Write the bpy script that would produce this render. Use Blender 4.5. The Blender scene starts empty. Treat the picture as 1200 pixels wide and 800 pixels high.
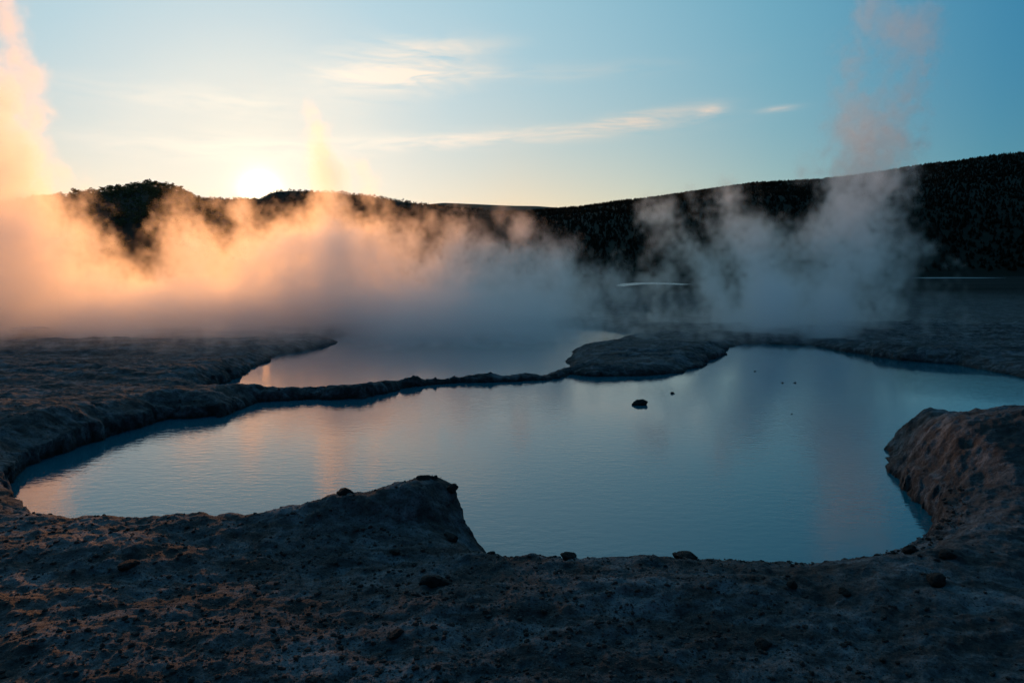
import bpy, bmesh, math, random
import numpy as np
from mathutils import Vector, Matrix

R = math.radians
random.seed(7)
rng = np.random.default_rng(11)
scene = bpy.context.scene
COL = scene.collection

# ------------------------------------------------------------------ camera
F = 800.0                      # focal length in pixels of a 1200 px wide frame (24 mm)
HORIZON = 318.0
PITCH = math.atan((400 - HORIZON) / F)
EYE = 2.2                      # metres above the water

cam_d = bpy.data.cameras.new("camera")
cam_d.lens = 24
cam_d.sensor_width = 36
cam_d.clip_start = 0.05
cam_d.clip_end = 60000
cam = bpy.data.objects.new("camera", cam_d)
COL.objects.link(cam)
cam.location = (0, 0, EYE)
cam.rotation_euler = (math.pi / 2 - PITCH, 0, 0)
scene.camera = cam


def ray(px, py):
    dx = (px - 600) / F
    dz = (400 - py) / F
    return np.array([dx, math.cos(PITCH) + math.sin(PITCH) * dz, -math.sin(PITCH) + math.cos(PITCH) * dz])


def on_plane(px, py, z=0.0):
    d = ray(px, py)
    t = (z - EYE) / d[2]
    return d[0] * t, d[1] * t


def at_dist(px, py, y):
    d = ray(px, py)
    t = y / d[1]
    return d[0] * t, y, EYE + d[2] * t


# ------------------------------------------------------------------ helpers
def tag(o, label=None, cat=None, group=None, kind=None):
    if label:
        o["label"] = label
    if cat:
        o["category"] = cat
    if group:
        o["group"] = group
    if kind:
        o["kind"] = kind
    return o


def mesh_np(name, co, faces, mat, parent=None, smooth=True):
    """faces: (n,4) or (n,3) int array"""
    co = np.asarray(co, np.float32)
    faces = np.asarray(faces, np.int32)
    me = bpy.data.meshes.new(name)
    n, k = faces.shape
    me.vertices.add(len(co))
    me.vertices.foreach_set("co", co.ravel())
    me.loops.add(n * k)
    me.loops.foreach_set("vertex_index", faces.ravel())
    me.polygons.add(n)
    me.polygons.foreach_set("loop_start", np.arange(0, n * k, k, dtype=np.int32))
    me.polygons.foreach_set("use_smooth", np.full(n, smooth, bool))
    me.update(calc_edges=True)
    me.validate()
    if mat:
        me.materials.append(mat)
    o = bpy.data.objects.new(name, me)
    COL.objects.link(o)
    if parent:
        o.parent = parent
    return o


# periodic fractal noise, used for the ground and the steam
def spectral(shape, slope, seed, lo=1.0):
    g = np.random.default_rng(seed)
    n = g.standard_normal(shape).astype(np.float32)
    f = np.fft.rfftn(n)
    ks = np.meshgrid(*[np.fft.fftfreq(s) * s for s in shape[:-1]], np.fft.rfftfreq(shape[-1]) * shape[-1], indexing="ij")
    k = np.sqrt(sum(a * a for a in ks))
    amp = np.where(k >= lo, 1.0 / np.maximum(k, 1.0) ** slope, 0)
    out = np.fft.irfftn(f * amp, s=shape).astype(np.float32)
    return out / out.std()


def samp2(T, x, y):
    n, m = T.shape
    x = x % n
    y = y % m
    i = np.floor(x).astype(np.int32)
    j = np.floor(y).astype(np.int32)
    fx = (x - i).astype(np.float32)
    fy = (y - j).astype(np.float32)
    fx = fx * fx * (3 - 2 * fx)
    fy = fy * fy * (3 - 2 * fy)
    i %= n
    j %= m
    i1 = (i + 1) % n
    j1 = (j + 1) % m
    return (T[i, j] * (1 - fx) + T[i1, j] * fx) * (1 - fy) + (T[i, j1] * (1 - fx) + T[i1, j1] * fx) * fy


def samp3(T, x, y, z):
    n = T.shape[0]
    x = np.mod(x, n)
    y = np.mod(y, n)
    z = np.mod(z, n)
    i = x.astype(np.int32)
    j = y.astype(np.int32)
    k = z.astype(np.int32)
    fx = (x - i).astype(np.float32)
    fy = (y - j).astype(np.float32)
    fz = (z - k).astype(np.float32)
    i %= n
    j %= n
    k %= n
    i1 = (i + 1) % n
    j1 = (j + 1) % n
    k1 = (k + 1) % n
    a = T[i, j, k] * (1 - fx) + T[i1, j, k] * fx
    b = T[i, j1, k] * (1 - fx) + T[i1, j1, k] * fx
    c = T[i, j, k1] * (1 - fx) + T[i1, j, k1] * fx
    d = T[i, j1, k1] * (1 - fx) + T[i1, j1, k1] * fx
    return (a * (1 - fy) + b * fy) * (1 - fz) + (c * (1 - fy) + d * fy) * fz


def sstep(a, b, x):
    t = np.clip((x - a) / (b - a), 0, 1)
    return t * t * (3 - 2 * t)


N2 = spectral((512, 512), 1.9, 3)          # smooth rolling
N2r = spectral((512, 512), 1.35, 4)        # rough
N2f = spectral((512, 512), 0.9, 5, lo=24)  # fine grit


class Nodes:
    def __init__(self, name, world=False):
        if world:
            self.mat = bpy.data.worlds.new(name)
        else:
            self.mat = bpy.data.materials.new(name)
        self.mat.use_nodes = True
        self.t = self.mat.node_tree
        self.t.nodes.clear()

    def n(self, typ, **kw):
        nd = self.t.nodes.new(typ)
        for k, v in kw.items():
            setattr(nd, k, v)
        return nd

    def link(self, a, b):
        self.t.links.new(a, b)

    def val(self, v):
        nd = self.n("ShaderNodeValue")
        nd.outputs[0].default_value = v
        return nd.outputs[0]

    def math(self, op, a, b=None, c=None, clamp=False):
        nd = self.n("ShaderNodeMath", operation=op)
        nd.use_clamp = clamp
        for i, v in enumerate((a, b, c)):
            if v is None:
                continue
            if isinstance(v, (int, float)):
                nd.inputs[i].default_value = v
            else:
                self.link(v, nd.inputs[i])
        return nd.outputs[0]

    def vmath(self, op, a, b=None):
        nd = self.n("ShaderNodeVectorMath", operation=op)
        for i, v in enumerate((a, b)):
            if v is None:
                continue
            if isinstance(v, (tuple, list)):
                nd.inputs[i].default_value = v
            else:
                self.link(v, nd.inputs[i])
        return nd.outputs["Value"] if op in ("DOT_PRODUCT", "LENGTH") else nd.outputs["Vector"]

    def mix(self, fac, a, b, blend="MIX"):
        nd = self.n("ShaderNodeMix", data_type="RGBA", blend_type=blend)
        for sock, v in ((nd.inputs[0], fac), (nd.inputs[6], a), (nd.inputs[7], b)):
            if isinstance(v, (int, float)):
                sock.default_value = v
            elif isinstance(v, (tuple, list)):
                sock.default_value = (*v[:3], 1)
            else:
                self.link(v, sock)
        return nd.outputs[2]

    def ramp(self, fac, stops, interp="LINEAR"):
        nd = self.n("ShaderNodeValToRGB")
        cr = nd.color_ramp
        cr.interpolation = interp
        while len(cr.elements) > 1:
            cr.elements.remove(cr.elements[-1])
        for i, (p, c) in enumerate(stops):
            e = cr.elements[0] if i == 0 else cr.elements.new(p)
            e.position = p
            if isinstance(c, (int, float)):
                c = (c, c, c)
            e.color = (*c, 1)
        self.link(fac, nd.inputs[0])
        return nd.outputs[0]

    def noise(self, vec, scale, detail=5, rough=0.55, dist=0.0, dims="3D"):
        nd = self.n("ShaderNodeTexNoise")
        nd.noise_dimensions = dims
        nd.inputs["Scale"].default_value = scale
        nd.inputs["Detail"].default_value = detail
        nd.inputs["Roughness"].default_value = rough
        nd.inputs["Distortion"].default_value = dist
        if vec is not None:
            self.link(vec, nd.inputs["Vector"])
        return nd.outputs[0]

    def mapping(self, vec, scale=(1, 1, 1), loc=(0, 0, 0), rot=(0, 0, 0)):
        nd = self.n("ShaderNodeMapping")
        nd.inputs["Scale"].default_value = scale
        nd.inputs["Location"].default_value = loc
        nd.inputs["Rotation"].default_value = rot
        self.link(vec, nd.inputs["Vector"])
        return nd.outputs[0]


# ------------------------------------------------------------------ sun and sky
SUN_PX, SUN_PY = 305, 223.5
sd = ray(SUN_PX, SUN_PY)
sd = sd / np.linalg.norm(sd)
SUN_EL = math.asin(sd[2])
SUN_AZ = math.atan2(sd[0], sd[1])      # from +Y towards +X
sun_d = bpy.data.lights.new("sun", "SUN")
sun_d.energy = 3.4
sun_d.angle = R(0.5)
sun_d.color = (1.0, 0.37, 0.09)
sun = bpy.data.objects.new("sun", sun_d)
COL.objects.link(sun)
sun.rotation_euler = Vector(sd.tolist()).to_track_quat("Z", "Y").to_euler()
sun.location = (-120, 330, 60)

W = Nodes("World", world=True)
scene.world = W.mat
sky = W.n("ShaderNodeTexSky", sky_type="NISHITA")
sky.sun_disc = False
sky.sun_elevation = SUN_EL
sky.sun_rotation = SUN_AZ
sky.altitude = 300
sky.air_density = 1.0
sky.dust_density = 1.2
sky.ozone_density = 2.0
tc = W.n("ShaderNodeTexCoord")
dirv = tc.outputs["Generated"]
DEG = 180 / math.pi
cosang = W.vmath("DOT_PRODUCT", dirv, tuple(sd.tolist()))
ang = W.math("MULTIPLY", W.math("ARCCOSINE", W.math("MINIMUM", cosang, 0.9999999)), DEG)      # degrees from the sun
sepd = W.n("ShaderNodeSeparateXYZ")
W.link(dirv, sepd.inputs[0])
elev = W.math("MULTIPLY", W.math("ARCSINE", sepd.outputs[2]), DEG)
azim = W.math("MULTIPLY", W.math("ARCTAN2", sepd.outputs[0], sepd.outputs[1]), DEG)
t01 = W.math("DIVIDE", ang, 180.0)


def stops(lst):
    return [(a_ / 180.0, c_) for a_, c_ in lst]


upper = W.ramp(t01, stops([(0, (.95, .88, .74)), (8.5, (.74, .80, .78)), (12, (.58, .72, .77)), (16, (.45, .66, .76)), (24, (.33, .57, .69)), (41, (.14, .385, .53)),
                           (57, (.030, .205, .38)), (90, (.012, .065, .135)), (180, (.008, .040, .085))]))
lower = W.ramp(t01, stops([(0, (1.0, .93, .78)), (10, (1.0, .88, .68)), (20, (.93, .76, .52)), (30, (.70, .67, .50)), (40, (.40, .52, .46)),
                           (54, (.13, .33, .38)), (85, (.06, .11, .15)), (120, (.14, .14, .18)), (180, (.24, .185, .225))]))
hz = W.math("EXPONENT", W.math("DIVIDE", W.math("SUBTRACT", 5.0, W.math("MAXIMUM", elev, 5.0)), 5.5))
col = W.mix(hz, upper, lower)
# a share of the physical sky keeps the warm scatter round the sun
nish = W.mix(1.0, sky.outputs[0], (0.0004, 0.0004, 0.0004), "MULTIPLY")
col = W.mix(1.0, col, nish, "ADD")


def gauss(v, c, w):
    q = W.math("DIVIDE", W.math("SUBTRACT", v, c), w)
    return W.math("EXPONENT", W.math("MULTIPLY", W.math("MULTIPLY", q, q), -1.0))


# high thin cloud, streaked along the wind, on a ceiling far above
inv = W.math("DIVIDE", 1.0, W.math("MAXIMUM", sepd.outputs[2], 0.02))
ceil_v = W.vmath("SCALE", dirv)
ceil_v.node.inputs["Scale"].default_value = 1.0
W.link(inv, ceil_v.node.inputs["Scale"])
streak = W.noise(W.mapping(ceil_v, scale=(.55, 1.0, 0.0), rot=(0, 0, R(-8))), 1.9, 9, .62, .9)
azel = W.n("ShaderNodeCombineXYZ")
W.link(azim, azel.inputs[0])
W.link(elev, azel.inputs[1])
fine = W.noise(W.mapping(azel.outputs[0], scale=(.10, .55, 1), rot=(0, 0, R(-4))), 1.6, 8, .6, .7)


def blob(az, el, waz, wel, slope=0.0):
    e2 = W.math("SUBTRACT", elev, W.math("MULTIPLY", W.math("SUBTRACT", azim, az), slope))
    return W.math("MULTIPLY", gauss(azim, az, waz), gauss(e2, el, wel))


def dir_of(px, py):
    d = ray(px, py)
    d = d / np.linalg.norm(d)
    return math.degrees(math.atan2(d[0], d[1])), math.degrees(math.asin(d[2]))


CL = [  # px, py, half width, half height (degrees), slope, amount
    (465, 82, 5.5, 1.7, .10, 2.0), (600, 160, 11.0, .6, .05, 1.3), (755, 138, 4.0, .55, .12, 1.3), (832, 131, 1.1, .45, .05, 1.3),
    (912, 128, 1.3, .2, .05, .7), (250, 174, 9, 1.0, .0, .9), (230, 118, 9, 1.0, .0, .7), (470, 170, 6, .5, .04, .8), (600, 88, 12, .6, .03, .35),
    (545, 55, 4, .5, .08, .4)]
amt = W.val(0.0)
for px, py, wa, we, sl, am in CL:
    a_, e_ = dir_of(px, py)
    amt = W.math("ADD", amt, W.math("MULTIPLY", blob(a_, e_, wa, we, sl), am))
tex = W.math("MULTIPLY_ADD", W.math("SUBTRACT", fine, 0.5), 1.7, W.math("MULTIPLY_ADD", W.math("SUBTRACT", streak, 0.5), .7, 0.30))
cloud = W.math("MULTIPLY", W.math("MULTIPLY", amt, tex, clamp=True), 1.25, clamp=True)
ccol = W.ramp(t01, stops([(0, (1.3, 1.15, .9)), (12, (1.05, .93, .78)), (30, (.93, .72, .56)), (60, (.5, .5, .52)), (180, (.1, .12, .16))]))
col = W.mix(cloud, col, ccol)

# the sun itself and its aureole
disc = W.math("MULTIPLY", W.math("LESS_THAN", ang, 0.45), 14.0)
halo = W.math("ADD", W.math("MULTIPLY", gauss(ang, 0.0, 1.25), 1.8), W.math("MULTIPLY", gauss(ang, 0.0, 4.0), .12))
sc_ = W.vmath("SCALE", None)
sc_.node.inputs[0].default_value = (1.0, .80, .50)
W.link(W.math("ADD", disc, halo), sc_.node.inputs["Scale"])
col = W.mix(1.0, col, sc_, "ADD")

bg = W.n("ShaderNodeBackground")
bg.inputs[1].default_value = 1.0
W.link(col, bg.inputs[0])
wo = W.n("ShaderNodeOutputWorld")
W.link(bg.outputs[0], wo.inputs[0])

# ------------------------------------------------------------------ the pools: outlines as (px, py, height of the edge seen there)
MAIN = [(14, 566, .03), (30, 546, .02), (70, 534, .02), (110, 521, .02), (140, 508, .02), (200, 491, .02), (245, 488, .02), (262, 491, .02), (285, 477, .02),
        (310, 470, .02), (370, 467, .02), (420, 466, .02), (450, 458, .02), (490, 451, .02), (540, 448, .02), (600, 446, .02), (640, 444, .02), (668, 438, .02),
        (700, 440, .02), (760, 441, .02), (800, 438, .02), (836, 428, .02), (838, 418, .02), (850, 407, .02), (870, 402, .02), (900, 402, .02), (950, 404, .02), (1010, 413, .02),
        (1060, 421, .02), (1120, 426, .02), (1160, 433, .02), (1200, 442, .02), (1300, 455, .02), (1420, 466, .02), (1500, 474, .1), (1420, 472, .35), (1300, 470, .40), (1200, 472, .42), (1130, 474, .42), (1080, 477, .42),
        (1050, 485, .36), (1033, 498, .24), (1034, 522, .02), (1042, 548, .02), (1070, 574, .02), (1094, 596, .02), (1104, 614, .02), (1092, 630, .12), (1050, 644, .22),
        (1000, 653, .24), (940, 655, .24), (900, 654, .25), (850, 648, .27), (800, 645, .28), (740, 643, .28), (690, 643, .28), (650, 644, .30), (612, 645, .30), (583, 642, .22),
        (556, 637, .14), (543, 624, .04), (545, 608, .03), (546, 582, .38), (520, 562, .55), (490, 562, .55), (440, 573, .50), (400, 579, .44), (360, 591, .38), (320, 599, .33),
        (280, 601, .30), (240, 601, .30), (170, 602, .30), (120, 600, .30), (80, 597, .30), (50, 591, .28), (30, 584, .22), (14, 574, .1)]
BACK = [(240, 458, .10), (272, 444, .02), (296, 429, .02), (330, 414, .02), (372, 406, .02), (388, 401, .02), (385, 396, .02), (410, 390, .02), (480, 382, .02), (560, 379, .02), (640, 380, .02),
        (700, 384, .02), (740, 388, .02), (738, 393, .02), (700, 404, .02), (672, 411, .02), (663, 418, .10), (668, 424, .14), (640, 433, .14), (620, 437, .14), (600, 437, .14), (570, 436, .14), (520, 440, .14), (450, 444, .14),
        (400, 452, .14), (330, 456, .12), (300, 457, .1)]
RIDGE = [on_plane(px, py, .05) for px, py in ((250, 470), (330, 465), (420, 462), (485, 449), (540, 445), (600, 442), (645, 440), (672, 433), (720, 432))]
POOLS = [np.array([on_plane(*p) for p in P]) for P in (MAIN, BACK)]


def signed_dist(P, x, y):
    """distance to a closed outline, negative inside"""
    d2 = np.full(x.shape, 1e9)
    ins = np.zeros(x.shape, bool)
    n = len(P)
    for i in range(n):
        ax, ay = P[i]
        bx, by = P[(i + 1) % n]
        ex, ey = bx - ax, by - ay
        t = np.clip(((x - ax) * ex + (y - ay) * ey) / (ex * ex + ey * ey + 1e-12), 0, 1)
        d2 = np.minimum(d2, (x - ax - t * ex) ** 2 + (y - ay - t * ey) ** 2)
        c = ((ay > y) != (by > y)) & (x < ex * (y - ay) / (ey if abs(ey) > 1e-12 else 1e-12) + ax)
        ins ^= c
    d = np.sqrt(d2)
    return np.where(ins, -d, d)


def bump(x, y, px, py, z, rx, ry, h, rot=0.0):
    cx, cy_ = on_plane(px, py, z)
    c, s_ = math.cos(rot), math.sin(rot)
    u = (x - cx) * c + (y - cy_) * s_
    v = -(x - cx) * s_ + (y - cy_) * c
    return h * np.exp(-(u / rx) ** 2 - (v / ry) ** 2)


def mesa(x, y, px, py, z, rx, ry, h, rot=0.0):
    cx, cy_ = on_plane(px, py, z)
    c, s_ = math.cos(rot), math.sin(rot)
    u = (x - cx) * c + (y - cy_) * s_
    v = -(x - cx) * s_ + (y - cy_) * c
    return h * np.exp(-((u / rx) ** 2 + (v / ry) ** 2) ** 2)


def land_height(x, y):
    """height of the dry crust away from the water's edge"""
    r = np.hypot(x, y)
    near = 1 - sstep(5.5, 9.0, y)
    h = 0.17 + 0.0 * x
    h = h + 0.21 * near * (1 - sstep(2.0, 4.5, x))
    h = h + 0.10 * near * sstep(1.6, 3.0, x)
    h = h + 0.02 * near
    # the headland, its shoulder, and the small hump right of it
    h = h + mesa(x, y, 492, 580, .50, .44, .38, .17, .08) + bump(x, y, 440, 590, .45, .55, .36, .10, .3) + bump(x, y, 582, 645, .2, .20, .30, -.17) + bump(x, y, 508, 568, .55, .22, .2, .09) + bump(x, y, 400, 610, .4, .70, .38, .12, .35)
    h = h + bump(x, y, 618, 662, .3, .30, .22, .07)
    h = h + bump(x, y, 300, 690, .3, .8, .25, -.05) + bump(x, y, 560, 690, .3, .22, .16, -.05) + bump(x, y, 780, 720, .3, 1.0, .2, .05, .2) + bump(x, y, 120, 680, .3, .9, .25, .06, -.1)
    h = h + bump(x, y, 880, 690, .3, .6, .18, -.035)
    # the raised bank on the right
    h = h + bump(x, y, 1190, 515, .5, 1.65, 1.05, .50) + bump(x, y, 1330, 560, .5, 1.4, 1.2, .25)
    h = h + bump(x, y, 1085, 488, .4, .70, .55, .20)
    # the far bank and the terraces on the left
    far = sstep(6.5, 9.5, y)
    h = h + far * (bump(x, y, 250, 478, .2, 1.6, .5, .05) + bump(x, y, 60, 430, .2, 5, 1.2, .16, .1) + bump(x, y, 120, 402, .2, 6, 1.6, .22)
                   + bump(x, y, 200, 440, .2, 2.0, 1.0, .14) + bump(x, y, 30, 470, .2, 1.5, .5, -.06) + bump(x, y, 60, 505, .2, 1.2, .6, .12))
    # the islet between the pools
    h = h + bump(x, y, 745, 405, .3, 1.6, 1.6, .13) + bump(x, y, 700, 428, .2, 1.2, .5, .04)
    # terraces behind the far right bank
    h = h + far * (bump(x, y, 1120, 405, .3, 6, 1.5, .22) + bump(x, y, 1180, 380, .3, 9, 2.2, .25))
    # the plain beyond
    h = h + sstep(40, 60, r) * (samp2(N2, x / 60 * 10, y / 60 * 10) * .03 - .11)
    return h


def ground_z(x, y):
    sds = [signed_dist(P, x, y) for P in POOLS]
    s_ = np.minimum(*sds)
    r = np.hypot(x, y)
    # ragged edge
    fade = 1 - sstep(30, 60, r)
    s_ = s_ + fade * (samp2(N2r, x * 22, y * 22) * .050 + samp2(N2r, x * 75 + 99, y * 75) * .024) * np.clip(r / 6, .5, 1.6)
    h = land_height(x, y)
    q1 = samp2(N2r, x * 34 + 5, y * 34 + 140)
    crust = (np.abs(q1) - .7) * .028 + np.maximum(samp2(N2r, x * 70 + 31, y * 70) - .8, 0) * .020
    # eroded ledges on the far banks: flat treads with short risers
    lev = .055
    led = sstep(7.0, 9.0, y) * (1 - sstep(40, 60, r))
    hq = h + samp2(N2, x * 9 + 3, y * 16 + 8) * .050
    k_ = np.floor(hq / lev)
    f_ = hq / lev - k_
    h = h * (1 - led) + led * (lev * (k_ + sstep(.62, .98, f_)))
    rough = crust * (.6 + .7 * sstep(-.5, 1.0, samp2(N2, x * 6 + 300, y * 6))) + samp2(N2, x * 14 + 37, y * 14) * .028 + samp2(N2r, x * 30 + 11, y * 30 + 7) * .014 + samp2(N2f, x * 18, y * 18) * .0075 + samp2(N2r, x * 95, y * 95 + 60) * .0095
    terr = samp2(N2, x * 5, y * 9 + 40) * .035 * sstep(7, 12, r)
    h = h + (rough + terr) * (1 - .8 * sstep(60, 200, r))
    h = np.maximum(h, .045)
    # edge profile: a short steep step, then a gentle shoulder
    wcut = .10 + .12 * sstep(6, 12, y)
    steep = np.exp(-((x + .55) / .55) ** 2 - ((y - 5.6) / .6) ** 2) * .22 + np.exp(-((x - 4.3) / .9) ** 2 - ((y - 7.6) / 1.3) ** 2) * -.26
    wcut = wcut * (1 - 1.6 * steep)
    edge = sstep(-1.1 * wcut, .45 * wcut, s_) * (.72 + steep) + sstep(0, .55, s_) * (.28 - steep)
    cxh, cyh = on_plane(470, 580, .5)
    h = h + (samp2(N2r, x * 17 + 60, y * 17 + 21) * .022 + np.abs(samp2(N2r, x * 45, y * 45 + 77)) * .014) * np.exp(-((x - cxh) / .8) ** 2 - ((y - cyh) / .6) ** 2)
    z = -.30 + (h + .30) * edge
    z = np.where(s_ < -.6, -.30, z)
    # the thin crust ridge that parts the two pools
    d2 = np.full(x.shape, 1e9)
    for (ax, ay), (bx, by) in zip(RIDGE[:-1], RIDGE[1:]):
        ex, ey = bx - ax, by - ay
        t = np.clip(((x - ax) * ex + (y - ay) * ey) / (ex * ex + ey * ey), 0, 1)
        d2 = np.minimum(d2, (x - ax - t * ex) ** 2 + (y - ay - t * ey) ** 2)
    dr = np.sqrt(d2) + (samp2(N2r, x * 24, y * 24 + 90) * .10 + samp2(N2r, x * 70, y * 70) * .045)
    zr = -.3 + (.3 + .12 + .06 * samp2(N2, x * 18 + 8, y * 18) + 1.3 * rough) * (1 - sstep(.05, .40, dr))
    z = np.maximum(z, zr)
    return z, s_


def grid_angles():
    fine_ = np.linspace(-R(47), R(47), 1180)
    side = np.linspace(R(47), 2 * math.pi - R(47), 150)[1:-1]
    return np.concatenate([fine_, side])


TH = grid_angles()
rows = np.concatenate([np.geomspace(.35, 1.9, 30)[:-1], np.geomspace(1.9, 7.0, 420)[:-1], np.geomspace(7.0, 30, 440)[:-1], np.geomspace(30, 150, 110)[:-1], np.geomspace(150, 9000, 60)])
RR, TT = np.meshgrid(rows, TH, indexing="ij")
X = RR * np.sin(TT)
Y = RR * np.cos(TT)
Z, SD = ground_z(X, Y)
# push the crust sideways a little so that steep faces are knobbly and overhang in places
stp = np.clip(1 - np.abs(SD - .05) / .25, 0, 1) * (RR < 30)
X2 = X + stp * (samp2(N2r, X * 30 + Z * 110, Y * 30 + 200) * .034)
Y2 = Y + stp * (samp2(N2r, X * 30 + 300, Y * 30 + Z * 110) * .034)
nr, nt = RR.shape
co = np.stack([X2, Y2, Z], -1).reshape(-1, 3)
idx = np.arange(nr * nt).reshape(nr, nt)
nxt = np.roll(idx, -1, axis=1)
quads = np.stack([idx[:-1], idx[1:], nxt[1:], nxt[:-1]], -1).reshape(-1, 4)
quads = quads[:, ::-1]
centre = len(co)
co = np.vstack([co, [[0, 0, Z[0].mean()]]])

M = Nodes("sinter_crust")
tco = M.n("ShaderNodeTexCoord").outputs["Object"]
n1 = M.noise(tco, 1.3, 6, .6, .4)
n2 = M.noise(tco, 9.0, 8, .68, .2)
n3 = M.noise(tco, 70.0, 4, .7)
n4 = M.noise(M.mapping(tco, scale=(.5, 1.6, 1.6)), 3.0, 7, .62, .5)
n5 = M.noise(tco, 2.1, 9, .66, .8)
n6 = M.noise(tco, 28.0, 6, .7, .3)
base = M.ramp(n2, [(.28, (.016, .016, .017)), (.42, (.050, .052, .056)), (.55, (.100, .106, .114)), (.72, (.20, .210, .225))])
# pale mineral bloom, dark damp earth and rusty stains, each with its own outline
warm = M.mix(M.ramp(n5, [(.50, 0.0), (.60, .60)]), base, (.235, .250, .270))
warm = M.mix(M.ramp(n4, [(.47, 0.0), (.58, .85)]), warm, (.024, .022, .021))
warm = M.mix(M.ramp(n1, [(.54, 0.0), (.68, .55)]), warm, (.044, .037, .033))
pit = M.math("MAXIMUM", M.ramp(n3, [(.36, 1.0), (.46, 0.0)]), M.ramp(n6, [(.33, .9), (.43, 0.0)]))
grit = M.mix(pit, warm, (.014, .013, .013))
# damp dark rim where the water laps
geo = M.n("ShaderNodeNewGeometry")
sp = M.n("ShaderNodeSeparateXYZ")
M.link(geo.outputs["Position"], sp.inputs[0])
wet = M.math("SUBTRACT", 1.0, M.math("DIVIDE", M.math("SUBTRACT", M.math("MULTIPLY_ADD", n2, .12, sp.outputs[2]), .06), .09), clamp=True)
far_ = M.math("LESS_THAN", M.vmath("LENGTH", geo.outputs["Position"]), 40.0)
colr = M.mix(M.math("MULTIPLY", wet, far_), grit, (.016, .014, .013))
# beyond the crust the plain is dark wet heath
plain = M.math("DIVIDE", M.math("SUBTRACT", M.vmath("LENGTH", geo.outputs["Position"]), 30.0), 60.0, clamp=True)
heath = M.ramp(M.noise(M.mapping(tco, scale=(.03, .12, 1)), 1.0, 6, .6), [(.35, (.010, .012, .010)), (.65, (.028, .028, .026))])
colr = M.mix(plain, colr, heath)
bs = M.n("ShaderNodeBsdfPrincipled")
M.link(colr, bs.inputs["Base Color"])
bs.inputs["Roughness"].default_value = .82
M.link(M.math("MULTIPLY_ADD", plain, -.28, .30), bs.inputs["Specular IOR Level"])
hgt = M.math("ADD", M.math("MULTIPLY", n2, 1.0), M.math("MULTIPLY_ADD", n6, .55, M.math("MULTIPLY", n3, .17)))
bp = M.n("ShaderNodeBump")
bp.inputs["Strength"].default_value = .9
bp.inputs["Distance"].default_value = .045
M.link(hgt, bp.inputs["Height"])
M.link(bp.outputs[0], bs.inputs["Normal"])
mo = M.n("ShaderNodeOutputMaterial")
M.link(bs.outputs[0], mo.inputs[0])
SINTER = M.mat
cap = np.stack([idx[0], nxt[0], np.full(nt, centre), np.full(nt, centre)], -1)
ground = mesh_np("ground", co, quads, SINTER)
tag(ground, "pale grey crumbly sinter crust with dark clods around steaming pools", "ground", kind="structure")

# ------------------------------------------------------------------ water
M = Nodes("pool_water")
tco = M.n("ShaderNodeTexCoord").outputs["Object"]
w1 = M.noise(M.mapping(tco, scale=(1.0, 2.1, 1), rot=(0, 0, R(6))), 6.0, 3, .5, .3)
w2 = M.noise(M.mapping(tco, scale=(1.0, 1.9, 1), rot=(0, 0, R(-10))), 19.0, 3, .5, .4)
calm = M.ramp(M.noise(tco, .35, 2, .5), [(.36, .35), (.62, 1.0)])
hh = M.math("MULTIPLY", M.math("ADD", w1, M.math("MULTIPLY", w2, .32)), calm)
bp = M.n("ShaderNodeBump")
bp.inputs["Strength"].default_value = 1.0
bp.inputs["Distance"].default_value = .0032
M.link(hh, bp.inputs["Height"])
bs = M.n("ShaderNodeBsdfPrincipled")
bs.inputs["Base Color"].default_value = (.004, .135, .180, 1)
bs.inputs["Specular Tint"].default_value = (.80, .95, 1.0, 1)
bs.inputs["Roughness"].default_value = .025
bs.inputs["IOR"].default_value = 1.75
M.link(bp.outputs[0], bs.inputs["Normal"])
mo = M.n("ShaderNodeOutputMaterial")
M.link(bs.outputs[0], mo.inputs[0])
WATER = M.mat
for P, what in zip(POOLS, ("broad calm turquoise hot pool in front of the headland", "pale steaming pool behind the thin crust ridge")):
    lo = P.min(0) - .8
    hi = P.max(0) + .8
    wat = mesh_np("pool_water", [(lo[0], lo[1], 0), (hi[0], lo[1], 0), (hi[0], hi[1], 0), (lo[0], hi[1], 0)], [(0, 1, 2, 3)], WATER)
    if what.startswith("pale"):
        wat.location.z = -.004
    tag(wat, what, "water", kind="structure")

# ------------------------------------------------------------------ hills
def interp(px, prof):
    xs = [p[0] for p in prof]
    ys = [p[1] for p in prof]
    return np.interp(px, xs, ys)


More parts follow.
